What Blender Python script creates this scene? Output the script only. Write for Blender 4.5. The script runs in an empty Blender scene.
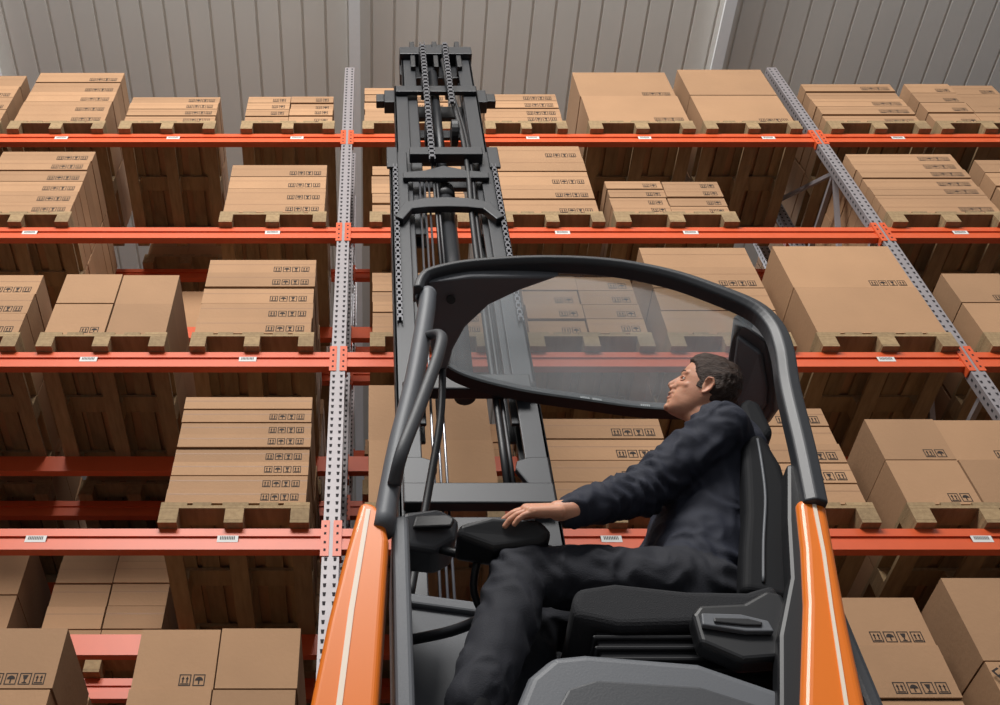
import bpy, math, random
from mathutils import Vector, Matrix, noise
from mathutils.bvhtree import BVHTree
random.seed(7)
SC=bpy.context.scene
SC.view_settings.view_transform='Standard'
def lin(v):
    v/=255.0
    return v/12.92 if v<=0.04045 else ((v+0.055)/1.055)**2.4
def rgb(r,g,b): return (lin(r),lin(g),lin(b),1)
def mat(name,col,rough=.5,metal=0,var=0.0,scale=20,bump=0,bscale=60,island=0,col2=None,stretch=None,spec=.5,coat=0,sss=0,bdist=.01):
    m=bpy.data.materials.new(name); m.use_nodes=True
    nt=m.node_tree; b=nt.nodes['Principled BSDF']
    b.inputs['Roughness'].default_value=rough; b.inputs['Metallic'].default_value=metal
    b.inputs['Specular IOR Level'].default_value=spec
    b.inputs['Coat Weight'].default_value=coat
    if sss:
        b.inputs['Subsurface Weight'].default_value=sss; b.inputs['Subsurface Scale'].default_value=.01
    tc=nt.nodes.new('ShaderNodeTexCoord'); mp=nt.nodes.new('ShaderNodeMapping')
    nt.links.new(tc.outputs['Object'],mp.inputs['Vector'])
    if stretch: mp.inputs['Scale'].default_value=stretch
    n=nt.nodes.new('ShaderNodeTexNoise'); n.inputs['Scale'].default_value=scale; n.inputs['Detail'].default_value=5
    nt.links.new(mp.outputs['Vector'],n.inputs['Vector'])
    mix=nt.nodes.new('ShaderNodeMix'); mix.data_type='RGBA'
    c2=col2 or tuple(x*(1-var) for x in col[:3])+(1,)
    mix.inputs['A'].default_value=col; mix.inputs['B'].default_value=c2
    nt.links.new(n.outputs['Fac'],mix.inputs['Factor'])
    outc=mix.outputs['Result']
    if island:
        g=nt.nodes.new('ShaderNodeNewGeometry'); hs=nt.nodes.new('ShaderNodeHueSaturation')
        mr=nt.nodes.new('ShaderNodeMapRange'); mr.inputs['To Min'].default_value=1-island; mr.inputs['To Max'].default_value=1+island
        nt.links.new(g.outputs['Random Per Island'],mr.inputs['Value'])
        nt.links.new(mr.outputs['Result'],hs.inputs['Value']); nt.links.new(outc,hs.inputs['Color'])
        outc=hs.outputs['Color']
    nt.links.new(outc,b.inputs['Base Color'])
    if bump:
        n2=nt.nodes.new('ShaderNodeTexNoise'); n2.inputs['Scale'].default_value=bscale; n2.inputs['Detail'].default_value=4
        nt.links.new(mp.outputs['Vector'],n2.inputs['Vector'])
        bp=nt.nodes.new('ShaderNodeBump'); bp.inputs['Strength'].default_value=bump; bp.inputs['Distance'].default_value=bdist
        nt.links.new(n2.outputs['Fac'],bp.inputs['Height']); nt.links.new(bp.outputs['Normal'],b.inputs['Normal'])
    return m
M_card=mat('cardboard',rgb(170,132,98),.85,var=.2,scale=3,island=.14,bump=.15,bscale=40)
M_ink=mat('box_ink',rgb(38,28,23),.8)
M_tape=mat('box_tape',rgb(136,99,70),.45)
M_wood=mat('pallet_wood',rgb(172,146,108),.8,col2=rgb(116,92,64),scale=6,island=.2,bump=.3,stretch=(6,1,6))
M_orange=mat('beam_paint',rgb(210,88,46),.42,var=.16,scale=8)
M_galv=mat('galvanised_steel',rgb(150,144,146),.5,metal=.25,var=.25,scale=12)
M_hole=mat('post_hole',rgb(36,32,36),.9)
M_label=mat('label_paper',rgb(205,205,202),.6)
M_ceil=mat('ceiling_sheet',rgb(224,220,213),.6,var=.1,scale=1.5)
M_steel=mat('rafter_paint',rgb(242,244,246),.5,var=.05)
M_wall=mat('wall_sheet',rgb(165,175,188),.7,var=.1,scale=1)
M_floor=mat('floor_concrete',rgb(90,88,86),.6,var=.25,scale=2)
M_torange=mat('truck_orange_paint',rgb(240,124,24),.36,var=.05,scale=3,coat=.2)
M_white=mat('stripe_white',rgb(242,226,206),.5)
M_dark=mat('dark_grey_plastic',rgb(66,68,72),.5,var=.1,scale=6,bump=.06,bscale=220)
M_mid=mat('mid_grey_plastic',rgb(100,103,108),.5,var=.08,scale=6,bump=.06,bscale=220)
M_black=mat('black_plastic',rgb(27,28,31),.45,var=.1,scale=8)
M_frame=mat('roof_frame_paint',rgb(50,52,56),.42,var=.08,scale=5)
M_mast=mat('mast_steel_paint',rgb(46,48,52),.42,metal=.2,var=.25,scale=9)
M_rod=mat('piston_chrome',rgb(150,152,158),.3,metal=.9)
M_chain=mat('chain_steel',rgb(86,86,90),.45,metal=.6)
M_seat=mat('seat_fabric',rgb(34,35,39),.85,var=.3,scale=60,bump=.3,bscale=300)
M_seat2=mat('seat_vinyl',rgb(24,25,28),.7,spec=.2)
M_jacket=mat('jacket_cloth',rgb(28,33,50),.75,var=.25,scale=30,bump=.25,bscale=350)
M_trouser=mat('trouser_cloth',rgb(35,37,46),.8,var=.25,scale=30,bump=.25,bscale=350)
M_skin=mat('skin',rgb(218,162,132),.5,col2=rgb(200,140,112),scale=25,sss=.12,bump=.08,bscale=200)
M_hair=mat('hair',rgb(76,52,37),.6,col2=rgb(30,21,16),scale=25,stretch=(1,4,4),bump=.6,bscale=90)
M_lip=mat('lips',rgb(186,124,104),.45)
M_eye=mat('eye_white',rgb(205,198,188),.25)
M_iris=mat('iris',rgb(50,38,30),.2)
M_wheel=mat('tyre_rubber',rgb(30,30,30),.8)
mg=bpy.data.materials.new('roof_glass'); mg.use_nodes=True; nt=mg.node_tree
for n in list(nt.nodes): nt.nodes.remove(n)
o_=nt.nodes.new('ShaderNodeOutputMaterial'); tr=nt.nodes.new('ShaderNodeBsdfTransparent'); gl=nt.nodes.new('ShaderNodeBsdfGlossy'); df=nt.nodes.new('ShaderNodeBsdfTranslucent')
tr.inputs['Color'].default_value=(.50,.54,.56,1); gl.inputs['Roughness'].default_value=.15; df.inputs['Color'].default_value=(.6,.64,.68,1)
nz=nt.nodes.new('ShaderNodeTexNoise'); nz.inputs['Scale'].default_value=3
m1=nt.nodes.new('ShaderNodeMixShader'); m2=nt.nodes.new('ShaderNodeMixShader'); m1.inputs[0].default_value=.10
mr=nt.nodes.new('ShaderNodeMapRange'); mr.inputs['To Min'].default_value=.08; mr.inputs['To Max'].default_value=.24
nt.links.new(nz.outputs['Fac'],mr.inputs['Value']); nt.links.new(mr.outputs['Result'],m2.inputs[0])
nt.links.new(tr.outputs[0],m1.inputs[1]); nt.links.new(gl.outputs[0],m1.inputs[2])
nt.links.new(m1.outputs[0],m2.inputs[1]); nt.links.new(df.outputs[0],m2.inputs[2]); nt.links.new(m2.outputs[0],o_.inputs[0])
M_glass=mg

def link(o,parent=None):
    SC.collection.objects.link(o)
    if parent: o.parent=parent
    return o
def empty(name,loc=(0,0,0)):
    e=bpy.data.objects.new(name,None); e.location=loc; e.empty_display_size=.2
    return link(e)
class MB:
    def __init__(s): s.v=[];s.f=[];s.m=[];s.mats=[]
    def mi(s,m):
        if m not in s.mats: s.mats.append(m)
        return s.mats.index(m)
    def add(s,vs,fs,m):
        k=len(s.v); i=s.mi(m)
        s.v+= [tuple(v) for v in vs]
        for f in fs: s.f.append(tuple(k+a for a in f)); s.m.append(i)
    def box(s,x0,x1,y0,y1,z0,z1,m,M=None):
        vs=[Vector((x,y,z)) for z in (z0,z1) for y in (y0,y1) for x in (x0,x1)]
        if M: vs=[M@v for v in vs]
        s.add(vs,[(0,2,3,1),(4,5,7,6),(0,1,5,4),(2,6,7,3),(0,4,6,2),(1,3,7,5)],m)
    def quad(s,pts,m): s.add(pts,[tuple(range(len(pts)))],m)
    def prism(s,A,B,m):
        n=len(A); s.add(list(A)+list(B),[tuple(range(n))[::-1],tuple(range(n,2*n))]+[(i,(i+1)%n,n+(i+1)%n,n+i) for i in range(n)],m)
    def py(s,xz,y0,y1,m): s.prism([(x,y0,z) for x,z in xz],[(x,y1,z) for x,z in xz],m)
    def px(s,yz,x0,x1,m): s.prism([(x0,y,z) for y,z in yz],[(x1,y,z) for y,z in yz],m)
    def tube(s,pts,r,m,n=12,sq=1.0):
        pts=[Vector(p) for p in pts]; rs=r if isinstance(r,(list,tuple)) else [r]*len(pts)
        vs=[];up=None
        for i,p in enumerate(pts):
            t=(pts[min(i+1,len(pts)-1)]-pts[max(i-1,0)]).normalized()
            if up is None:
                up=Vector((0,0,1)) if abs(t.z)<.9 else Vector((0,1,0))
            a=(up-t*up.dot(t)).normalized(); up=a; bb=t.cross(a)
            for k in range(n):
                th=2*math.pi*k/n
                vs.append(p+a*math.cos(th)*rs[i]+bb*math.sin(th)*rs[i]*sq)
        fs=[]
        for i in range(len(pts)-1):
            for k in range(n):
                fs.append((i*n+k,i*n+(k+1)%n,(i+1)*n+(k+1)%n,(i+1)*n+k))
        fs.append(tuple(range(n))[::-1]); fs.append(tuple(range((len(pts)-1)*n,len(pts)*n)))
        s.add(vs,fs,m)
    def ell(s,c,r,m,M=None,nu=24,nv=14):
        c=Vector(c); vs=[];fs=[]
        for j in range(1,nv):
            ph=math.pi*j/nv
            for i in range(nu):
                th=2*math.pi*i/nu
                vs.append(c+Vector((r[0]*math.sin(ph)*math.cos(th),r[1]*math.sin(ph)*math.sin(th),r[2]*math.cos(ph))))
        vs.append(c+Vector((0,0,r[2]))); vs.append(c-Vector((0,0,r[2])))
        T=len(vs)-2
        for j in range(nv-2):
            for i in range(nu):
                a=j*nu+i; b_=j*nu+(i+1)%nu
                fs.append((a,a+nu,b_+nu,b_))
        for i in range(nu):
            fs.append((T,i,(i+1)%nu)); fs.append((T+1,(nv-2)*nu+(i+1)%nu,(nv-2)*nu+i))
        if M: vs=[M@v for v in vs]
        s.add(vs,fs,m)
    def cap(s,p0,p1,r0,r1,m,M=None):
        p0=Vector(p0);p1=Vector(p1)
        if M: p0=M@p0;p1=M@p1
        s.tube([p0,p1],[r0,r1],m,28)
        s.ell(p0,(r0,)*3,m); s.ell(p1,(r1,)*3,m)
    def obj(s,name,parent=None,loc=(0,0,0),bevel=0,smooth=False,seg=2):
        me=bpy.data.meshes.new(name); me.from_pydata(s.v,[],s.f)
        for m in s.mats: me.materials.append(m)
        me.polygons.foreach_set('material_index',s.m)
        if smooth: me.polygons.foreach_set('use_smooth',[True]*len(me.polygons))
        me.update()
        o=bpy.data.objects.new(name,me); o.location=loc; link(o,parent)
        if bevel:
            b=o.modifiers.new('bevel','BEVEL'); b.width=bevel; b.segments=seg; b.limit_method='ANGLE'
        return o
def spline(P,n=6):
    P=[Vector(p) for p in P]; out=[]
    for i in range(len(P)-1):
        p0=P[max(i-1,0)];p1=P[i];p2=P[i+1];p3=P[min(i+2,len(P)-1)]
        for k in range(n):
            t=k/n
            out.append(.5*((2*p1)+(p2-p0)*t+(2*p0-5*p1+4*p2-p3)*t*t+(3*p1-p0-3*p2+p3)*t**3))
    out.append(P[-1]); return out
# ---------------- room
FZ=-.15; CZ=11.0
b=MB(); b.box(-16,16,-9,18,FZ-.2,FZ,M_floor); b.obj('floor')
b=MB(); x=-16.0; p=.25
while x<16:
    for (xa,za,xb,zb) in [(x,CZ,x+.218,CZ),(x+.218,CZ,x+.223,CZ+.025),(x+.223,CZ+.025,x+.245,CZ+.025),(x+.245,CZ+.025,x+.25,CZ)]:
        b.quad([(xa,-2,za),(xb,-2,zb),(xb,18,zb),(xa,18,za)],M_ceil)
    x+=p
b.box(-16,16,-2,18,CZ+.06,CZ+.2,M_ceil)
b.obj('ceiling')
b=MB(); x=-16.0; p=.27
while x<16:
    for (xa,ya,xb,yb) in [(x,17.9,x+.225,17.9),(x+.225,17.9,x+.232,17.93),(x+.232,17.93,x+.263,17.93),(x+.263,17.93,x+.27,17.9)]:
        b.quad([(xa,ya,FZ),(xb,yb,FZ),(xb,yb,CZ),(xa,ya,CZ)],M_wall)
    x+=p
b.box(-16,16,18,18.2,FZ,CZ+.2,M_wall)
b.obj('wall_back')
for n,x0,x1 in (('wall_left',-16.2,-16),('wall_right',16,16.2)):
    b=MB(); b.box(x0,x1,-2,18.2,FZ,CZ+.2,M_wall); b.obj(n)
for X in (-8.2,-4.2,-.2,3.8,7.8):
    b=MB(); b.box(X-.06,X+.06,-2,17.9,CZ-.2,CZ-.19,M_steel); b.box(X-.005,X+.005,-2,17.9,CZ-.19,CZ,M_steel)
    b.obj('roof_rafter')
# ---------------- racks
HC=[7.91,6.46,5.01,3.55,2.10,.65]
UX=[-8.22,-4.22,-.22,3.78,7.78]
def post(b,X,Y,z1):
    w=.045; d=.07
    b.box(X-w,X+w,Y,Y+.004,FZ,z1,M_galv)
    b.box(X-w,X-w+.004,Y+.004,Y+d,FZ,z1,M_galv); b.box(X+w-.004,X+w,Y+.004,Y+d,FZ,z1,M_galv)
    b.box(X-w,X-w+.02,Y+d,Y+d+.004,FZ,z1,M_galv); b.box(X+w-.02,X+w,Y+d,Y+d+.004,FZ,z1,M_galv)
    z=1.2
    while z<z1-.03:
        for dx in (-.024,.024):
            b.quad([(X+dx-.006,Y-.001,z),(X+dx+.006,Y-.001,z),(X+dx+.009,Y-.001,z+.024),(X+dx-.009,Y-.001,z+.024)],M_hole)
        for sx in (-1,1):
            xx=X+sx*(w+.001)
            b.quad([(xx,Y+.025,z),(xx,Y+.043,z),(xx,Y+.043,z+.022),(xx,Y+.025,z+.022)],M_hole)
        z+=.055
def rack(Yf,depth,levels,zt):
    r=empty('pallet_rack',(0,0,0))
    for i,X in enumerate(UX):
        b=MB(); post(b,X,Yf-.035,zt); post(b,X,Yf+depth-.09,zt)
        z=FZ+.4; k=0
        while z<zt-1.0:
            y0,y1=Yf+.04,Yf+depth-.1
            za,zb=(z,z+.9) if k%2==0 else (z+.9,z)
            L=math.hypot(y1-y0,zb-za); a=math.atan2(zb-za,y1-y0)
            Mx=Matrix.Translation((X,y0,za))@Matrix.Rotation(a,4,'X')
            b.box(-.018,.018,0,L,-.015,.015,M_galv,Mx)
            b.box(X-.018,X+.018,y0,y1,z-.015,z+.015,M_galv)
            z+=.9;k+=1
        b.obj('upright_frame',r)
    for h in levels:
        b=MB()
        for i in range(len(UX)-1):
            xa,xb=UX[i]+.047,UX[i+1]-.047
            for (ya,yb,side) in ((Yf-.03,Yf+.02,-1),(Yf+depth-.05,Yf+depth,1)):
                b.box(xa,xb,ya,yb,h-.07,h-.02,M_orange); b.box(xa,xb,ya,yb,h+.02,h+.07,M_orange)
                b.box(xa,xb,ya+(.012 if side<0 else 0),yb-(.012 if side>0 else 0),h-.02,h+.02,M_orange)
                for xe,sg in ((UX[i],1),(UX[i+1],-1)):
                    yy=Yf-.04 if side<0 else Yf+depth-.02
                    x0,x1=sorted((xe+sg*.010,xe+sg*.055))
                    b.box(x0,x1,yy-.0,yy+.06,h-.12,h+.12,M_orange)
                    if side<0:
                        for kz in (-.08,-.03,.03,.08):
                            xm=(x0+x1)/2
                            b.quad([(xm-.006,yy-.001,h+kz-.008),(xm+.006,yy-.001,h+kz-.008),(xm+.006,yy-.001,h+kz+.008),(xm-.006,yy-.001,h+kz+.008)],M_hole)
        b.obj('beam',r)
    return r
YF=4.29
R1=rack(YF,.97,HC,9.28)
rack(5.70,.97,HC,9.28)
def pallet_mesh():
    b=MB(); w=.8; d=1.2
    for x0,x1 in ((0,.1),(.35,.45),(.7,.8)):
        b.box(x0,x1,0,d,0,.02,M_wood)
        for y0 in (0,.53,1.06): b.box(x0,x1,y0,y0+.14,.021,.099,M_wood)
    for y0 in (0,.53,1.06): b.box(0,w,y0,y0+.14,.1,.12,M_wood)
    for x0,x1 in ((0,.14),(.17,.27),(.33,.47),(.53,.63),(.66,.8)): b.box(x0,x1,0,d,.121,.142,M_wood)
    o=b.obj('tmp'); me=o.data; bpy.data.objects.remove(o); return me
PM=pallet_mesh(); PM.name='pallet'
def glyph(b,x,z,y,s,k):
    def r(x0,x1,z0,z1): b.quad([(x+x0*s,y,z+z0*s),(x+x1*s,y,z+z0*s),(x+x1*s,y,z+z1*s),(x+x0*s,y,z+z1*s)],M_ink)
    r(0,1,0,.09); r(0,1,1.01,1.1); r(0,.09,.07,1.03); r(.91,1,.07,1.03)
    if k==0:
        for dx in (.2,.55):
            r(dx+.07,dx+.19,.3,.7)
            b.quad([(x+dx*s,y,z+.65*s),(x+(dx+.26)*s,y,z+.65*s),(x+(dx+.13)*s,y,z+.92*s)],M_ink)
        r(.15,.85,.14,.24)
    elif k==1:
        b.quad([(x+(.5+.35*math.cos(a))*s,y,z+(.5+.38*math.sin(a))*s) for a in [math.pi*i/6 for i in range(7)]],M_ink)
        r(.44,.56,.16,.55)
    else:
        b.quad([(x+.26*s,y,z+.9*s),(x+.38*s,y,z+.5*s),(x+.62*s,y,z+.5*s),(x+.74*s,y,z+.9*s)],M_ink)
        r(.44,.56,.2,.5); r(.3,.7,.14,.24)
def load(cx,zb,h,w=.8,rows=4,cols=1,top=None,Y0=4.21,deep=2,glyphs=True,tape=False):
    po=bpy.data.objects.new('wooden_pallet',PM); link(po); po.location=(cx-w/2,Y0,zb); po.scale=(w/.8,1,1)
    b=MB(); lw=w-.03; rh=h/rows; z=zb+.145
    gw=lw/cols; dd=1.17/deep
    for r_ in range(rows):
        for c_ in range(cols):
            for d_ in range(deep):
                if top and r_==rows-1 and c_ not in top: continue
                j=lambda a=.006: random.uniform(-a,a)
                x0=cx-lw/2+c_*gw+.002+j(.004); x1=x0+gw-.008
                y0=Y0+.02+d_*dd+j(.010); y1=y0+dd-.014
                z0=z+r_*rh+.001; z1=z+(r_+1)*rh-.006
                b.box(x0,x1,y0,y1,z0,z1,M_card)
                if rh<.26:
                    zt=z1-.35*(z1-z0)
                    b.quad([(x0,y0-.0006,zt-.002),(x1,y0-.0006,zt-.002),(x1,y0-.0006,zt+.002),(x0,y0-.0006,zt+.002)],M_tape)
                if tape and d_==0:
                    xm=(x0+x1)/2
                    b.quad([(xm-.03,y0-.0008,z1-.15),(xm+.03,y0-.0008,z1-.15),(xm+.03,y0-.0008,z1),(xm-.03,y0-.0008,z1)],M_tape)
                if d_==0 and glyphs:
                    gs=min(.055,(z1-z0)*.45)
                    n=4 if gw>.5 else 2
                    if random.random()<(.92 if rh<.25 else .65):
                        xs=x1-.03-n*gs*1.2
                        for q in range(n): glyph(b,xs+q*gs*1.18,z0+.018,y0-.001,gs,q%3)
    b.obj('cardboard_box_stack')
PT=[h+.07 for h in HC]
F=[
(0,-3.6,.93,.8,4,1,None),(0,-2.71,.98,.82,5,1,None),(0,-1.76,.48,.82,4,1,None),(0,-.73,.49,.8,4,2,None),(0,.30,.66,.78,5,1,None),(0,1.31,.53,.7,4,1,None),(0,2.30,1.0,.9,2,1,None),(0,3.25,1.06,.82,2,1,None),(0,4.33,.74,.85,5,1,None),(0,5.27,.74,.85,4,2,None),
(1,-2.67,.95,.8,6,1,None),(1,-.75,.73,.8,4,1,None),(1,.35,.70,.75,5,1,None),(1,1.34,1.03,.78,5,1,None),(1,2.27,.46,.92,4,2,None),(1,4.32,.92,.9,7,1,None),(1,5.3,.8,.85,4,1,None),
(2,-2.68,.67,.8,3,1,None),(2,-1.74,.67,.82,2,2,None),(2,-.775,.85,.79,5,1,None),(2,.37,.7,.78,6,1,None),(2,1.4,.63,.8,4,2,None),(2,2.3,1.0,.8,4,1,None),(2,3.3,1.01,.87,2,1,None),(2,4.37,.67,.85,2,2,None),
(3,-.74,.86,.8,8,1,None),(3,.33,.98,.75,2,1,None),(3,1.3,.67,.8,4,1,None),(3,2.28,.76,.82,5,1,None),(3,3.3,.67,.85,2,2,None),(3,4.3,.8,.8,4,1,None),
(4,-1.85,.66,.8,2,1,None),(4,-.73,.66,.8,2,2,None),(4,2.30,.85,.8,3,1,None),(4,3.25,.97,.8,2,1,None)]
for (L,cx,h,w,ro,co,t) in F: load(cx,PT[L],h,w,ro,co,t,tape=(L==4 and cx>3))
for L in range(5):
    for cx in (-3.7,-2.75,-1.75,-.75,.35,1.3,2.3,3.25,4.35,5.4):
        if random.random()<.72:
            load(cx+random.uniform(-.03,.03),PT[L],random.choice((.45,.6,.75,.9)),.8,random.choice((2,3,5)),random.choice((1,2)),None,Y0=5.60,glyphs=False)
b=MB()
def lab(x,h):
    y=YF-.0315
    b.quad([(x,y,h-.022),(x+.11,y,h-.022),(x+.11,y,h+.022),(x,y,h+.022)],M_label)
    for k in range(9): b.quad([(x+.015+k*.009,y-.001,h-.006),(x+.020+k*.009,y-.001,h-.006),(x+.020+k*.009,y-.001,h+.016),(x+.015+k*.009,y-.001,h+.016)],M_ink)
for L,xs in enumerate([(-2.7,-1.75,-.7,1.3,2.25,3.3,4.4),(-2.6,-.8,1.35,2.3,4.3),(-1.86,-.85,3.2,2.3),(-1.83,-.82,1.2,3.15)]):
    for x in xs: lab(x,HC[L])
b.obj('shelf_labels',R1)
tx=bpy.data.curves.new('fragile','FONT'); tx.body='FRAGILE'; tx.size=.11; to=bpy.data.objects.new('box_print',tx); link(to); tx.materials.append(M_ink)
to.location=(2.89,4.214,2.66); to.rotation_euler=(math.pi/2,-.5,0)
# ---------------- reach truck
T=empty('reach_truck')
outer=[(.1195,2.494),(.137,2.555),(.175,2.596),(.30,2.638),(.52,2.659),(.734,2.643),(.908,2.586),(1.039,2.503),(1.1355,2.419),(1.171,2.325),(1.1686,2.213),(1.1355,2.048),(1.1025,1.824),(1.071,1.640)]
S=spline([(x,0,z) for x,z in outer],5)
inn=[];mid=[]
for i,p_ in enumerate(S):
    t=(S[min(i+1,len(S)-1)]-S[max(i-1,0)]).normalized(); n=Vector((t.z,0,-t.x))
    fr=i/(len(S)-1)
    w=.032+.022*min(1,max(0,(fr-.35)*2.5))
    inn.append(p_+n*w); mid.append(p_+n*w*.55)
b=MB(); N=len(S); vs=[];fs=[]
for p_,h_,q in zip(S,mid,inn): vs+=[(p_.x,1.835,p_.z),(h_.x,1.828,h_.z),(q.x,1.842,q.z),(q.x,1.885,q.z),(p_.x,1.90,p_.z)]
for i in range(N-1):
    for k in range(5): fs.append((i*5+k,i*5+(k+1)%5,(i+1)*5+(k+1)%5,(i+1)*5+k))
fs+= [(0,4,3,2,1),tuple((N-1)*5+k for k in range(5))]
b.add(vs,fs,M_frame); b.obj('overhead_guard_arch',T,bevel=.006,seg=3)
bot=[(.125,1.86,2.465),(.165,1.86,2.540),(.30,1.86,2.575),(.58,1.88,2.605),(.46,1.93,2.60),(.365,1.985,2.595),(.295,2.07,2.59),(.262,2.17,2.60),(.248,2.27,2.612),(.205,2.27,2.59),(.180,2.1,2.560),(.140,1.95,2.50)]
b=MB(); b.prism(bot,[(x,y,z+.045) for x,y,z in bot],M_mid); b.obj('roof_side_wing',T,bevel=.01,seg=3)
b=MB()
b.tube([(.24,1.93,2.557),(.24,1.926,2.547)],.014,M_black,16)
b.obj('roof_wing_bolt',T,smooth=False)
far=[(.225,2.22,2.622),(.240,2.27,2.624),(.329,2.34,2.639),(.5056,2.40,2.641),(.7166,2.44,2.639),(.924,2.46,2.62),(1.119,2.44,2.589),(1.235,2.38,2.553)]
FS=spline(far,5)
b=MB(); vs=[];fs=[]
for p_ in FS: vs+=[(p_.x,p_.y-.02,p_.z-.010),(p_.x,p_.y+.03,p_.z-.005),(p_.x,p_.y+.03,p_.z+.025),(p_.x,p_.y-.02,p_.z+.025)]
for i in range(len(FS)-1):
    for k in range(4): fs.append((i*4+k,i*4+(k+1)%4,(i+1)*4+(k+1)%4,(i+1)*4+k))
fs+=[(0,3,2,1),tuple((len(FS)-1)*4+k for k in range(4))]
b.add(vs,fs,M_black)
for i in (20,21,25):
    p0,p1=FS[i],FS[i].lerp(FS[i+1],.8)
    for k in range(5):
        a=p0.lerp(p1,k/5); c_=p0.lerp(p1,k/5+.12)
        b.quad([(a.x,a.y-.0215,a.z+.000),(c_.x,c_.y-.0215,c_.z+.000),(c_.x,c_.y-.0215,c_.z+.010),(a.x,a.y-.0215,a.z+.010)],M_label)
b.obj('roof_front_rail',T,bevel=.003)
nn=24; vs=[];fs=[]
def samp(L,t):
    t*= (len(L)-1); i=min(int(t),len(L)-2); return L[i].lerp(L[i+1],t-i)
NE=[Vector((q.x,1.875,q.z+.010)) for q in inn if q.x>.2 and q.z>2.36]
for i in range(nn+1):
    a=samp(NE,i/nn); c_=samp(FS,i/nn)
    for k in range(7):
        t=k/6; q=a.lerp(c_,t); q.z+=.03*math.sin(math.pi*t)
        vs.append(q)
for i in range(nn):
    for k in range(6): fs.append((i*7+k,(i+1)*7+k,(i+1)*7+k+1,i*7+k+1))
b=MB(); b.add(vs,fs,M_glass); g_=b.obj('roof_glass_panel',T,smooth=True)
A=[(1.085,1.93,2.470),(1.155,1.93,2.350),(1.215,2.10,2.335),(1.245,2.22,2.350),(1.255,2.33,2.40),(1.225,2.41,2.54),(1.15,2.25,2.545)]
b=MB(); b.prism(A,[(x+.035,y,z+.03) for x,y,z in A],M_dark); b.obj('roof_corner_lining',T,bevel=.012,seg=3)
def inset(A,f,off):
    c_=sum((Vector(a) for a in A),Vector())/len(A)
    return [Vector(a).lerp(c_,f)+off for a in A]
I=inset(A,.28,Vector((-.010,-.006,-.008)))
b=MB(); b.prism(I,[v+Vector((.02,.0,.02)) for v in I],M_mid); b.obj('lining_pad',T,bevel=.012,seg=3)
b=MB()
b.tube(spline([(.165,1.87,2.50),(.155,1.87,2.40),(.110,1.87,2.10),(.062,1.87,1.85),(.022,1.87,1.58)],5),.033,M_mid,14,.8)
b.obj('pillar_rear_left',T,smooth=True)
b=MB()
b.tube(spline([(.160,1.85,2.28),(.188,1.80,2.22),(.174,1.79,2.12),(.118,1.79,1.92),(.070,1.79,1.76),(.050,1.84,1.70)],5),.013,M_dark,12,1.3)
b.obj('grab_handle',T,smooth=True)
b=MB()
b.tube(spline([(.232,2.26,2.62),(.215,2.30,2.4),(.16,2.36,2.1),(.10,2.38,1.76)],5),.013,M_black,10)
b.obj('pillar_front_left',T,smooth=True)
b=MB()
lp=[(-.030,1.658),(.0,1.655),(.0236,1.625),(.036,1.54),(.024,1.35),(.010,1.12),(.0,.5),(-.02,-.02),(-.15,-.02),(-.145,.6),(-.1254,1.12),(-.0963,1.32),(-.0677,1.48)]
b.py(lp,1.85,2.02,M_torange); b.obj('body_panel_left',T,bevel=.02,seg=5)
b=MB()
st=[(-.016,1.630),(-.006,1.630),(-.040,1.35),(-.061,1.12),(-.085,.6),(-.10,.6),(-.073,1.12),(-.052,1.35)]
b.py(st,1.847,1.852,M_white)
rp=[(1.076,1.660),(1.01,1.672),(.975,1.52),(.933,1.37),(.847,1.12),(.83,.5),(.83,-.02),(1.0,-.02),(.985,.6),(.977,1.12),(1.01,1.32),(1.045,1.50)]
st=[(1.046,1.645),(1.037,1.645),(1.012,1.50),(.979,1.35),(.930,1.12),(.90,.6),(.912,.6),(.938,1.12),(.986,1.35),(1.02,1.50)]
b.py(st,1.847,1.852,M_white); b.obj('body_stripes',T)
b=MB(); b.py(rp,1.85,2.02,M_torange); b.obj('body_panel_right',T,bevel=.02,seg=5)
b=MB(); b.py([(1.065,1.80),(1.03,1.66),(.99,1.52),(.945,1.37),(.86,1.10),(.80,1.10),(.86,1.30),(.93,1.45),(.975,1.62),(1.03,1.80)],1.87,1.93,M_black); b.obj('door_post_trim',T,bevel=.01)
b=MB()
b.box(.0,.98,1.9,2.80,.02,1.02,M_dark)
b.box(-.02,.14,2.80,3.95,.02,.22,M_dark); b.box(.62,.78,2.80,3.95,.02,.22,M_dark)
b.obj('chassis',T,bevel=.02)
b=MB()
for x0 in (.03,.67):
    b.tube([(x0,3.7,.0),(x0+.08,3.7,.0)],.15,M_wheel,24)
b.tube([(.45,2.2,.07),(.62,2.2,.07)],.22,M_wheel,24)
b.obj('wheels',T,smooth=False)
b=MB(); b.px([(1.88,1.640),(2.1,1.70),(2.42,1.785),(2.42,1.0),(1.88,1.0)],.045,.085,M_mid); b.obj('cab_wall_left',T,bevel=.012,seg=3)
b=MB()
b.prism([(.085,2.38,1.0),(.085,2.38,1.775),(.30,2.38,1.74),(.49,2.38,1.69),(.60,2.38,1.55),(.62,2.38,1.0)],[(.085,2.43,1.0),(.085,2.43,1.775),(.30,2.43,1.74),(.49,2.43,1.69),(.60,2.43,1.55),(.62,2.43,1.0)],M_mid)
b.prism([(.085,2.365,1.745),(.085,2.365,1.785),(.30,2.365,1.75),(.49,2.365,1.70),(.48,2.365,1.665),(.30,2.365,1.710)],[(.085,2.44,1.745),(.085,2.44,1.785),(.30,2.44,1.75),(.49,2.44,1.70),(.48,2.44,1.665),(.30,2.44,1.710)],M_mid)
b.obj('cab_front_wall',T,bevel=.01,seg=3)
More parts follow.
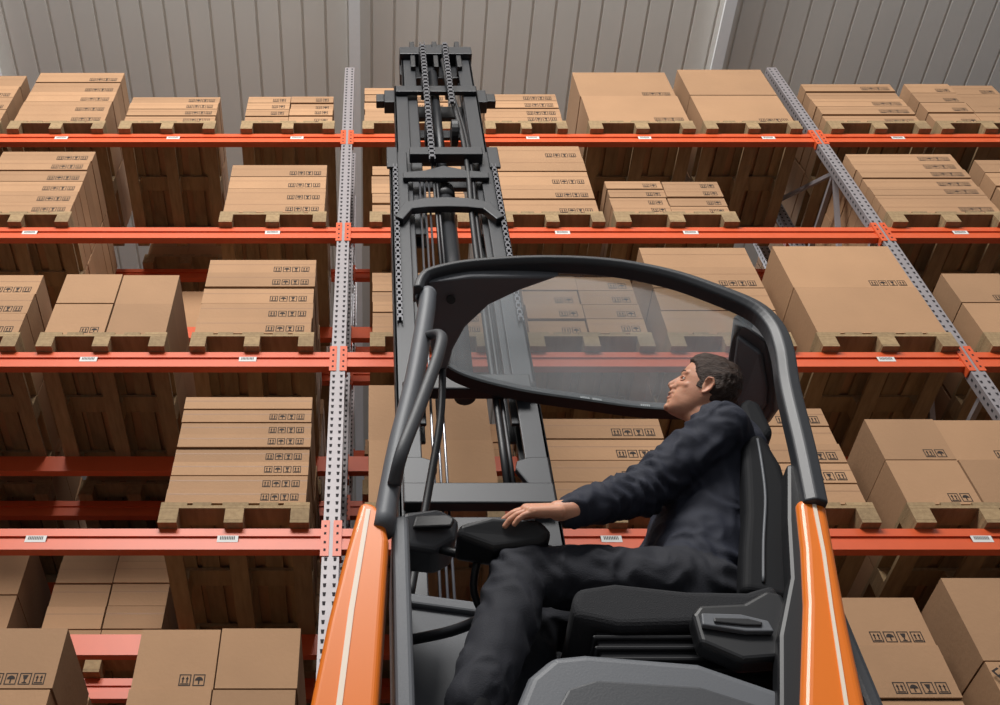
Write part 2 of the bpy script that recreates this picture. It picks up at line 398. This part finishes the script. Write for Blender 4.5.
b=MB(); b.px([(1.9,1.62),(2.3,1.60),(2.42,1.5),(2.42,1.0),(1.9,1.0)],1.0,1.04,M_dark); b.obj('cab_wall_right',T,bevel=.012)
cw=[(.27,1.05),(.285,1.14),(.324,1.22),(.38,1.268),(.45,1.276),(.684,1.254),(.86,1.178),(.86,1.05)]
b=MB(); b.py(cw,1.90,2.40,M_mid); b.obj('seat_cowl',T,bevel=.02,seg=4)
b=MB(); cw2=[(.35,1.05),(.365,1.13),(.40,1.185),(.46,1.205),(.67,1.19),(.80,1.14),(.80,1.05)]
b.py(cw2,1.892,1.91,M_dark); b.obj('cowl_recess',T,bevel=.006,seg=2)
b=MB(); b.prism([(.075,2.06,1.69),(.075,2.04,1.79),(.17,2.04,1.805),(.225,2.06,1.785),(.215,2.08,1.73),(.16,2.08,1.69)],[(.085,2.2,1.72),(.085,2.2,1.83),(.17,2.2,1.83),(.215,2.2,1.80),(.205,2.2,1.74),(.16,2.2,1.71)],M_dark)
b.obj('dashboard_pod',T,bevel=.015,seg=3)
b=MB(); b.py([(.10,1.735),(.20,1.74),(.21,1.765),(.19,1.78),(.11,1.775)],2.036,2.05,M_black); b.obj('pod_display',T,bevel=.005)
b=MB()
b.prism([(.20,1.955,1.640),(.21,1.945,1.672),(.29,1.935,1.688),(.41,1.935,1.678),(.44,1.955,1.650),(.41,1.965,1.622),(.29,1.965,1.607)],
        [(.20,2.06,1.645),(.21,2.07,1.675),(.29,2.08,1.690),(.41,2.08,1.680),(.435,2.07,1.655),(.41,2.05,1.625),(.29,2.04,1.61)],M_black)
b.obj('armrest_console',T,bevel=.016,seg=4)
b=MB()
b.tube(spline([(.36,2.03,1.63),(.34,2.06,1.56),(.28,2.12,1.53),(.20,2.2,1.54),(.09,2.3,1.58)],5),.014,M_dark,10)
b.tube(spline([(.26,2.05,1.64),(.25,2.10,1.58),(.30,2.18,1.50),(.34,2.3,1.5),(.34,2.38,1.5)],5),.010,M_black,10)
b.tube([(.16,2.1,1.72),(.24,2.06,1.66)],.012,M_black,8)
b.obj('console_arm',T,smooth=True)
b=MB()
A=[(.455,1.40),(.45,1.44),(.47,1.485),(.56,1.50),(.72,1.478),(.86,1.475),(.93,1.50),(.94,1.42),(.90,1.385),(.55,1.375)]
b.prism([(x,1.95,z) for x,z in A],[(x,2.38,z) for x,z in A],M_seat)
b.obj('seat_cushion',T,bevel=.022,seg=4)
b=MB(); b.box(.50,.90,1.98,2.36,1.26,1.385,M_seat2)
for k in range(4): b.box(.49,.91,1.97,2.37,1.275+k*.028,1.285+k*.028,M_black)
b.obj('seat_suspension',T,bevel=.006)
back=[(.90,1.47),(.945,1.62),(.975,1.74),(1.0,1.86),(1.03,1.98),(1.045,2.03),(1.075,2.03),(1.085,1.95),(1.085,1.85),(1.06,1.70),(1.01,1.55),(.97,1.44)]
b=MB(); b.py([(x+.015,z) for x,z in back],2.03,2.33,M_seat); b.obj('seat_backrest',T,bevel=.02,seg=4)
b=MB()
for y0,y1 in ((1.955,2.03),(2.33,2.40)):
    b.py([(.85,1.48),(.885,1.60),(.925,1.72),(.955,1.84),(.98,1.95),(1.01,2.0),(1.05,1.99),(1.065,1.88),(1.055,1.76),(1.03,1.64),(1.0,1.54),(.965,1.45)],y0,y1,M_seat2)
b.obj('seat_bolsters',T,bevel=.028,seg=5)
b=MB(); b.tube(spline([(.905,1.952,1.50),(.94,1.952,1.62),(.985,1.952,1.76),(1.01,1.952,1.88),(1.025,1.954,1.97)],5),.004,M_mid,6); b.obj('seat_piping',T,smooth=True)
b=MB(); A=[(1.055,2.07),(1.06,2.20),(1.09,2.235),(1.125,2.21),(1.13,2.09),(1.10,2.055)]
b.py([(x-.012,z-.02) for x,z in A],2.02,2.27,M_seat2)
b.obj('headrest',T,bevel=.02,seg=4)
b=MB(); b.tube([(1.075,2.10,1.98),(1.075,2.10,2.07)],.008,M_rod,8); b.tube([(1.075,2.2,1.98),(1.075,2.2,2.07)],.008,M_rod,8); b.obj('headrest_rods',T,smooth=True)
b=MB()
b.py([(.70,1.375),(.72,1.400),(.82,1.405),(.88,1.44),(.915,1.43),(.925,1.30),(.90,1.265),(.78,1.255),(.70,1.30)],1.90,1.955,M_black)
b.obj('seat_side_cover',T,bevel=.012,seg=3)
b=MB(); b.py([(.71,1.335),(.715,1.365),(.80,1.362),(.855,1.345),(.86,1.318),(.80,1.318)],1.885,1.90,M_mid); b.py([(.735,1.338),(.737,1.35),(.81,1.348),(.84,1.338),(.835,1.329),(.80,1.33)],1.880,1.886,M_black)
b.obj('seat_adjust_handle',T,bevel=.004)
# ---------------- mast
b=MB()
def rail(b,x0,x1,y0,y1,z0,z1,side,m=M_mast):
    t=.018
    if side<0: b.box(x0,x0+t,y0,y1,z0,z1,m)
    else: b.box(x1-t,x1,y0,y1,z0,z1,m)
    b.box(x0,x1,y0,y0+t,z0,z1,m); b.box(x0,x1,y1-t,y1,z0,z1,m)
    b.box(x0,x1,y0+t,y1-t,z1-.05,z1,m)
rail(b,.092,.188,2.86,3.0,.1,5.15,-1); rail(b,.582,.678,2.86,3.0,.1,5.15,1)
b.box(.10,.67,3.0,3.03,5.0,5.15,M_mast); b.box(.10,.67,2.99,3.05,2.45,2.60,M_mast); b.box(.10,.67,2.99,3.05,1.0,1.2,M_mast)
for x_ in (.105,.665): b.box(x_-.03,x_+.03,2.845,2.862,4.96,5.18,M_mast)
b.obj('mast_outer_stage',T,bevel=.005)
b=MB()
rail(b,.130,.215,2.89,3.01,3.0,6.04,-1); rail(b,.555,.645,2.89,3.01,3.0,6.04,1)
b.box(.14,.635,3.01,3.04,5.85,6.0,M_mast); b.box(.14,.635,2.86,2.89,5.90,5.98,M_mast)
for xa,xb in ((.07,.14),(.64,.70)): b.box(xa,xb,2.90,2.98,5.84,6.0,M_mast)
for xa,xb in ((.02,.07),(.70,.755)): b.box(xa,xb,2.91,2.96,5.87,5.97,M_black)
bp=[(.11,4.43),(.16,4.56),(.26,4.60),(.38,4.61),(.50,4.60),(.60,4.56),(.66,4.43),(.62,4.40),(.56,4.50),(.48,4.515),(.38,4.52),(.28,4.515),(.2,4.50),(.15,4.40)]
b.py(bp,2.82,2.86,M_mast)
b.obj('mast_middle_stage',T,bevel=.005)
b=MB()
rail(b,.185,.275,2.91,3.0,4.4,6.56,-1); rail(b,.55,.64,2.91,3.0,4.4,6.56,1)
b.py([(.175,6.34),(.175,6.60),(.235,6.69),(.31,6.71),(.335,6.80),(.485,6.80),(.51,6.71),(.585,6.69),(.65,6.60),(.65,6.34),(.58,6.28),(.25,6.28)],2.95,3.03,M_mast)
b.box(.175,.65,2.87,2.95,6.47,6.58,M_mast)
for x_ in (.26,.41,.56): b.box(x_-.016,x_+.016,2.88,2.951,6.30,6.69,M_black)
for z_ in (5.55,5.25): b.box(.2,.62,2.985,3.01,z_,z_+.09,M_mast)
b.obj('mast_inner_stage',T,bevel=.005)
b=MB()
for z_ in (6.42,6.0,5.4):
    b.tube([(.30,2.88,z_),(.34,2.88,z_)],.08,M_black,20); b.tube([(.45,2.88,z_),(.49,2.88,z_)],.08,M_black,20)
b.box(.14,.64,2.79,2.85,3.10,3.19,M_black)
b.tube([(.12,2.83,3.145),(.66,2.83,3.145)],.03,M_black,12)
b.box(.11,.66,2.80,2.85,2.50,2.60,M_mast)
b.py([(.11,2.60),(.20,2.60),(.24,2.68),(.23,2.72),(.18,2.74),(.11,2.74)],2.81,2.84,M_mast)
b.py([(.66,2.60),(.57,2.60),(.53,2.68),(.54,2.72),(.59,2.74),(.66,2.74)],2.81,2.84,M_mast)
b.box(.20,.60,2.80,2.86,5.02,5.10,M_mast)
b.py([(.16,4.88),(.28,4.90),(.38,4.95),(.5,4.90),(.62,4.88),(.62,4.82),(.16,4.82)],2.83,2.86,M_mast)
b.obj('mast_pulleys_and_crossbars',T,bevel=.006)
b=MB()
b.tube([(.385,2.93,3.2),(.385,2.93,4.75)],.046,M_mast,16); b.tube([(.385,2.93,4.75),(.385,2.93,4.85)],.055,M_black,16)
b.tube([(.385,2.93,4.85),(.385,2.93,6.3)],.028,M_mast,12)
for x_ in (.22,.245,.268): b.tube([(x_,2.90,1.2),(x_+.03,2.86,4.9)],.0055,M_rod,8)
for x_ in (.325,.342): b.tube([(x_,2.86,3.2),(x_,2.87,6.35)],.008,M_black,8)
b.tube(spline([(.45,2.86,6.35),(.46,2.84,5.9),(.50,2.84,5.4),(.51,2.84,4.9),(.5,2.86,4.3),(.5,2.86,2.6)],5),.014,M_black,8)
b.tube(spline([(.47,2.88,6.35),(.485,2.86,5.9),(.525,2.86,5.4),(.535,2.86,4.9),(.525,2.87,4.3),(.525,2.87,2.6)],5),.010,M_black,8)
b.obj('mast_cylinder_and_hoses',T,smooth=True)
b=MB()
def chain(x,y,z0,z1,w=.022):
    z=z0;k=0
    while z<z1:
        if k%2==0:
            b.box(x-w/2,x-w/2+.005,y-.01,y+.01,z,z+.034,M_chain); b.box(x+w/2-.005,x+w/2,y-.01,y+.01,z,z+.034,M_chain)
        else: b.box(x-w/2+.005,x+w/2-.005,y-.008,y+.008,z+.004,z+.03,M_chain)
        z+=.024;k+=1
chain(.32,2.80,4.95,6.46,.034); chain(.465,2.80,5.6,6.46,.034)
chain(.12,2.845,3.6,4.96,.024); chain(.655,2.845,3.6,4.96,.024)
b.obj('mast_chains',T)
# ---------------- operator
def seg_d(p,a,c):
    a=Vector(a);c=Vector(c); t=max(0,min(1,(p-a).dot(c-a)/(c-a).length_squared)); return (p-(a+(c-a)*t)).length
def remesh(mb,voxel,sm,name):
    o=mb.obj('tmp_'+name)
    r=o.modifiers.new('r','REMESH'); r.mode='VOXEL'; r.voxel_size=voxel; r.use_smooth_shade=True
    s_=o.modifiers.new('s','SMOOTH'); s_.iterations=sm; s_.factor=.5
    bpy.context.view_layer.update()
    dg=bpy.context.evaluated_depsgraph_get()
    me=bpy.data.meshes.new_from_object(o.evaluated_get(dg)); me.name=name
    bpy.data.objects.remove(o); me.materials.clear()
    return me
OP=empty('forklift_operator')
def place(me,name,mats):
    for m in mats: me.materials.append(m)
    me.polygons.foreach_set('use_smooth',[True]*len(me.polygons))
    o=bpy.data.objects.new(name,me); link(o,OP); return o
J=dict(shN=(.945,1.97,2.02),shF=(1.05,2.28,2.14),elN=(.705,2.03,1.85),wrN=(.488,1.935,1.702),hipN=(.80,2.11,1.60),hipF=(.82,2.30,1.63),knN=(.352,2.03,1.585),anN=(.215,2.0,1.22),knF=(.40,2.24,1.60),anF=(.30,2.22,1.20),
elF=(.80,2.40,1.90),wrF=(.56,2.33,1.74))
b=MB()
rings=[((.81,2.205,1.545),.13,.175),((.815,2.205,1.62),.145,.19),((.84,2.20,1.71),.14,.182),((.875,2.19,1.80),.132,.175),((.915,2.175,1.90),.135,.18),((.95,2.15,1.99),.138,.19),((.985,2.13,2.06),.125,.19),((1.005,2.12,2.12),.095,.14),((1.015,2.11,2.16),.07,.08)]
n=28; vs=[];fs=[]
roll=Matrix.Rotation(math.radians(16),3,'X')
for i,(c_,rx,ry) in enumerate(rings):
    c0=Vector(rings[max(i-1,0)][0]); c1=Vector(rings[min(i+1,len(rings)-1)][0]); ax=(c1-c0).normalized()
    yv=(roll@Vector((0,1,0))); yv=(yv-ax*yv.dot(ax)).normalized(); xv=yv.cross(ax)
    for k in range(n):
        th=2*math.pi*k/n; cx_,sy_=math.cos(th),math.sin(th)
        sg=lambda v:(1 if v>=0 else -1)*abs(v)**.85
        vs.append(Vector(c_)+xv*rx*sg(cx_)+yv*ry*sg(sy_))
for i in range(len(rings)-1):
    for k in range(n): fs.append((i*n+k,i*n+(k+1)%n,(i+1)*n+(k+1)%n,(i+1)*n+k))
fs.append(tuple(range(n))[::-1]); fs.append(tuple(range((len(rings)-1)*n,len(rings)*n)))
b.add(vs,fs,M_jacket)
b.cap((1.0,2.1,2.09),J['shN'],.075,.078,M_jacket); b.cap((1.01,2.15,2.12),J['shF'],.075,.075,M_jacket)
b.cap(J['shN'],J['elN'],.076,.062,M_jacket); b.cap(J['elN'],J['wrN'],.062,.041,M_jacket)
b.cap(J['shF'],J['elF'],.07,.056,M_jacket); b.cap(J['elF'],J['wrF'],.056,.038,M_jacket)
b.cap((1.015,2.115,2.12),(1.003,2.088,2.160),.076,.062,M_jacket)
b.cap(J['hipN'],J['knN'],.100,.068,M_jacket); b.cap(J['hipF'],J['knF'],.100,.068,M_jacket)
def calf(k,a):
    k=Vector(k);a=Vector(a); m=k.lerp(a,.35)+Vector((.015,0,0))
    b.cap(k,m,.068,.072,M_jacket); b.cap(m,a,.072,.060,M_jacket)
calf(J['knN'],J['anN']); calf(J['knF'],J['anF'])
me=remesh(b,.007,6,'body_clothes')
me.update()
def fold(p):
    q=Vector((p.x*9,p.y*9,p.z*9)); w=Vector((noise.noise(q*1.1),noise.noise(q*1.1+Vector((9,3,1))),noise.noise(q*1.1+Vector((2,7,5)))))
    a=noise.noise(q+w*1.3); return 1-abs(a)*3.2
disp=[]
for v in me.vertices:
    p=v.co.copy(); d=fold(p)*.0055
    for a,c_ ,fr in ((J['shN'],J['elN'],60),(J['elN'],J['wrN'],75)):
        dd=seg_d(p,a,c_)
        if dd<.09:
            ax=(Vector(c_)-Vector(a)).normalized(); t=(p-Vector(a)).dot(ax)
            near=math.exp(-((p-Vector(J['elN'])).length/.11)**2)+.35
            d+=.0045*near*math.sin(fr*2*t+6*noise.noise(p*14))
            break
    kk=min((p-Vector(J['knN'])).length,(p-Vector(J['hipN'])).length+.02)
    d+=.006*math.exp(-(kk/.13)**2)*math.sin(95*(p.x+.5*p.z)+7*noise.noise(p*10))
    disp.append(d)
nm=[v.normal.copy() for v in me.vertices]
for v,d,n_ in zip(me.vertices,disp,nm): v.co+=n_*d
hem=Vector((.84,2.2,1.655)); hd=Vector((.38,-.1,.92)).normalized()
mi=[]
for pl in me.polygons:
    p=pl.center; t=(p-hem).dot(hd)<0
    if min(seg_d(p,J['elN'],J['wrN']),seg_d(p,J['elF'],J['wrF']))<.078 and p.z>1.655: t=False
    if seg_d(p,J['hipN'],J['knN'])<.085 or seg_d(p,J['hipF'],J['knF'])<.085: t=True
    mi.append(1 if t else 0)
place(me,'clothed_body',[M_jacket,M_trouser]); me.polygons.foreach_set('material_index',mi)
b=MB()
for a in (J['anN'],J['anF']):
    a=Vector(a); b.cap(a+Vector((0,0,-.02)),a+Vector((-.01,0,-.09)),.05,.045,M_black); b.ell(a+Vector((-.07,0,-.115)),(.14,.05,.045),M_black)
place(remesh(b,.006,3,'shoes'),'shoes',[M_seat2])
# head
HC_=Vector((.976,2.055,2.266))
HM=Matrix.Translation(HC_)@Matrix.Rotation(math.radians(-20),4,'Z')@Matrix.Rotation(math.radians(26),4,'X')@Matrix.Rotation(math.radians(40),4,'Y')@Matrix.Scale(.90,4)
HI=HM.inverted()
RG=[(.120,-.005,.025,.012),(.116,-.032,.050,.030),(.106,-.055,.070,.047),(.090,-.071,.084,.060),(.070,-.082,.093,.069),(.045,-.0885,.098,.0745),(.020,-.088,.097,.0755),(0,-.084,.092,.0735),(-.02,-.083,.082,.071),(-.04,-.086,.068,.0665),(-.058,-.088,.052,.061),(-.074,-.085,.036,.054),(-.090,-.088,.020,.044),(-.102,-.085,.0,.033),(-.110,-.074,-.02,.018)]
def lerpring(z):
    for a,c in zip(RG,RG[1:]):
        if a[0]>=z>=c[0]:
            t=(a[0]-z)/(a[0]-c[0])
            return [a[i]+(c[i]-a[i])*t for i in range(4)]
    return RG[-1]
def headloft(nr=46,n=64):
    vs=[];fs=[]
    for z in [.120-.230*(i/(nr-1)) for i in range(nr)]:
        _,xf,xb,w=lerpring(z); xc=(xf*.35+xb*.65)-.01 if z>-.05 else (xf+xb)/2+.012
        for k in range(n):
            th=2*math.pi*k/n; cx,sy=math.cos(th),math.sin(th)
            a=(xb-xc) if cx>0 else (xc-xf)
            vs.append(Vector((xc+a*(1 if cx>0 else -1)*abs(cx)**.92,w*(1 if sy>0 else -1)*abs(sy)**.95,z)))
    for i in range(nr-1):
        for k in range(n): fs.append((i*n+k,(i+1)*n+k,(i+1)*n+(k+1)%n,i*n+(k+1)%n))
    fs.append(tuple(range(n))); fs.append(tuple(range((nr-1)*n,nr*n))[::-1])
    return vs,fs
vs,fs=headloft()
b=MB(); b.add([HM@v for v in vs],fs,M_skin)
def E(c_,r): b.ell(c_,r,M_skin,HM)
def Cc(p0,p1,r0,r1): b.cap(p0,p1,r0*.9,r1*.9,M_skin,HM)
for sy in (-1,1):
    Cc((-.081,sy*.012,.030),(-.064,sy*.044,.028),.0110,.010)
    Cc((-.071,sy*.022,-.014),(-.048,sy*.046,-.014),.015,.014)
    E((-.095,sy*.0115,-.030),(.012,.0080,.0075))
    E((.014,sy*.0765,.002),(.016,.0055,.028))
    b.tube([HM@Vector(q) for q in ((.0,sy*.079,.012),(.006,sy*.084,.027),(.020,sy*.086,.029),(.030,sy*.085,.015),(.027,sy*.083,-.005),(.014,sy*.080,-.024),(.005,sy*.077,-.026))],[.003,.0038,.004,.004,.0038,.0045,.004],M_skin,8)
    Cc((-.072,sy*.016,.010),(-.084,sy*.013,-.024),.012,.014)
Cc((-.085,0,.018),(-.1055,0,-.018),.0085,.0108); E((-.105,0,-.0215),(.0105,.0110,.0090)); E((-.086,0,-.008),(.018,.0135,.026))
E((-.085,0,-.043),(.0125,.024,.014)); E((-.086,0,-.058),(.0085,.022,.012))
E((-.094,0,-.0495),(.0080,.021,.0060)); E((-.091,0,-.0655),(.0090,.018,.0062)); E((-.084,0,-.095),(.012,.018,.013)); E((-.083,0,-.076),(.011,.02,.012))
b.cap(HM@Vector((.030,0,-.045)),(1.02,2.11,2.12),.052,.060,M_skin)
b.cap(HM@Vector((.008,0,-.055)),(1.0,2.10,2.13),.048,.055,M_skin)
b.cap(HM@Vector((-.015,0,-.068)),(.985,2.095,2.14),.036,.048,M_skin)
me=remesh(b,.0026,5,'head')
def g(q,c,s):
    d=(q-Vector(c)); return math.exp(-((d.x/s[0])**2+(d.y/s[1])**2+(d.z/s[2])**2))
for v in me.vertices:
    q=HI@v.co
    if q.z<-.13: continue
    d=Vector((0,0,0))
    for sy in (-1,1):
        d.x+=.003*g(q,(-.080,sy*.034,.008),(.03,.010,.008))
        d.x+=.002*g(q,(-.09,sy*.0265,-.055),(.03,.004,.006))
        d.y-=sy*.004*g(q,(-.045,sy*.055,-.05),(.025,.02,.02))
        d.y-=sy*.006*g(q,(.013,sy*.084,.003),(.008,.01,.016))
    if abs(q.y)<.028: d.x+=.0018*math.exp(-((q.z+.0575)/.0022)**2)*(1 if q.x<-.07 else 0)*(1-abs(q.y)/.028)
    v.co=HM@(q+d)
place(me,'head_and_neck',[M_skin,M_lip])
mi=[]
for pl in me.polygons:
    q=HI@pl.center; l=(q.x<-.085 and abs(q.y)<.023*(1-abs(q.z+.0575)/.02) and -.0715<q.z<-.0455)
    mi.append(1 if l else 0)
me.polygons.foreach_set('material_index',mi)
bv=BVHTree.FromPolygons([v.co for v in me.vertices],[tuple(p.vertices) for p in me.polygons])
def surf(y,z,out=0.0):
    d=(HM.to_3x3()@Vector((1,0,0))).normalized()
    h=bv.ray_cast(HM@Vector((-.2,y,z)),d)[0]
    q=HI@h; q.x-=out; return q
b=MB()
for sy in (-1,1):
    e=surf(sy*.033,.007)
    b.ell((e.x+.0085,e.y,e.z),(.0112,.0120,.0075),M_eye,HM); b.ell((e.x-.0006,e.y,e.z+.001),(.0030,.0050,.0052),M_iris,HM)
    up=[surf(sy*y,z,o) for y,z,o in ((.021,.008,.0),(.026,.0125,.0012),(.033,.0145,.0022),(.040,.0125,.0012),(.045,.007,.0))]
    dn=[surf(sy*y,z,o) for y,z,o in ((.021,.006,.0),(.027,.001,.0010),(.033,-.001,.0016),(.040,.001,.0010),(.045,.006,.0))]
    b.tube([HM@q for q in up],[.0018,.0026,.0030,.0026,.0018],M_skin,8); b.tube([HM@q for q in dn],[.0016,.0022,.0024,.0022,.0016],M_skin,8)
    br=[surf(sy*y,z,0) for y,z in ((.013,.030),(.022,.034),(.032,.0355),(.044,.031))]
    b.tube([HM@q for q in br],[.0015,.0024,.0022,.0010],M_hair,8)
b.obj('face_details',OP,smooth=True)
def interp(T,z):
    for a,c in zip(T,T[1:]):
        if a[0]>=z>=c[0]: return a[1]+(c[1]-a[1])*(a[0]-z)/(a[0]-c[0])
    return T[-1][1]
XH=[(.2,-.12),(.085,-.12),(.074,-.080),(.066,-.062),(.050,-.050),(.035,-.042),(.015,-.026),(-.012,-.020),(-.016,.030),(-.045,.040),(-.062,.055),(-.066,.2),(-.2,.2)]
vs,fs=headloft(110,150)
hv=[]
for q in vs:
    n_=Vector((q.x-.008,q.y*1.1,q.z-.01)).normalized()
    xh=interp(XH,q.z)+.003*noise.noise(q*120); t=(q.x-xh)/.010; t=max(-1,min(1,t))
    top=max(0,min(1,(q.z-.03)/.06))
    h=(.0045+.005*top)*(t if t>0 else t*2.5)
    if q.x<-.055 and t<0: h-=.006
    if t>0:
        h+=.0035*noise.noise(Vector((q.x*40,q.y*190,q.z*70)))+.003*noise.noise(q*50)
        h+=.003*top*max(0,1-abs(q.x+.06)/.03)
    hv.append(HM@(q+n_*h))
b=MB(); b.add(hv,fs,M_hair); b.obj('hair',OP,smooth=True)
def hand(wr,fw,up,thumb,curl,name):
    fw=Vector(fw).normalized(); up=Vector(up); up=(up-fw*up.dot(fw)).normalized(); la=Vector(thumb); la=(la-fw*la.dot(fw)-up*la.dot(up)).normalized()
    M=Matrix(((fw.x,la.x,up.x,wr[0]),(fw.y,la.y,up.y,wr[1]),(fw.z,la.z,up.z,wr[2]),(0,0,0,1)))
    b=MB()
    b.cap((-.022,0,0),(.01,0,0),.028,.025,M_skin,M)
    for yy in (-.024,-.008,.010,.026): b.cap((.01,yy*.75,0),(.088-abs(yy-.01)*.25,yy*1.15,.002),.017,.0130,M_skin,M)
    b.ell((.04,.024,-.008),(.032,.016,.014),M_skin,M)
    for yy,L,r in ((.033,.072,.0094),(.0112,.080,.0098),(-.0112,.074,.0092),(-.033,.058,.0082)):
        p=Vector((.086-abs(yy-.01)*.3,yy,.002)); a=-.10; spread=yy*2.4
        for sgi,fr in enumerate((.44,.31,.25)):
            a-=curl[sgi]; d=Vector((math.cos(a)*math.cos(spread),math.cos(a)*math.sin(spread),math.sin(a)))
            q=p+d*L*fr; b.cap(p,q,r*(1-.08*sgi),r*(.92-.08*sgi),M_skin,M); p=q
    b.cap((.022,.026,-.006),(.055,.050,-.014),.0130,.0110,M_skin,M); b.cap((.055,.050,-.014),(.085,.060,-.022),.0105,.0088,M_skin,M)
    me=remesh(b,.002,2,name); place(me,name,[M_skin])
hand((.462,1.925,1.693),(-1,.02,.0),(0,-.75,.66),(0,.66,.75),(.18,.32,.3),'hand_left')
hand((.545,2.325,1.735),(-.9,-.45,-.12),(0,0,1),(0,-1,0),(.15,.3,.2),'hand_right')
# ---------------- camera & lights
cam=bpy.data.cameras.new('camera'); o=bpy.data.objects.new('camera',cam); link(o)
o.rotation_euler=(math.radians(140),0,0); cam.lens=37.33; cam.shift_x=.127; SC.camera=o
def area(name,loc,tgt,sx,sy,e,col=(1,1,1)):
    l=bpy.data.lights.new(name,'AREA'); l.shape='RECTANGLE'; l.size=sx; l.size_y=sy; l.energy=e; l.color=col
    o=bpy.data.objects.new(name,l); link(o); o.location=loc
    o.rotation_euler=(Vector(tgt)-Vector(loc)).to_track_quat('-Z','Y').to_euler(); return o
area('high_bay_light',(-1.5,-5,10.0),(.8,4.3,5.2),7,2.5,1480,(1,.975,.94))
area('high_bay_light',(0,8,10.6),(0,8,0),10,1,260,(.95,.97,1))
area('ceiling_fill_light',(1,-1.2,9.2),(1,7,11.6),12,.5,230,(1,.99,.97))  # added fill to lift the ceiling brightness, not a fixture of the hall
w=bpy.data.worlds.new('world'); SC.world=w; w.use_nodes=True
w.node_tree.nodes['Background'].inputs['Color'].default_value=(.93,.95,1,1); w.node_tree.nodes['Background'].inputs['Strength'].default_value=.30
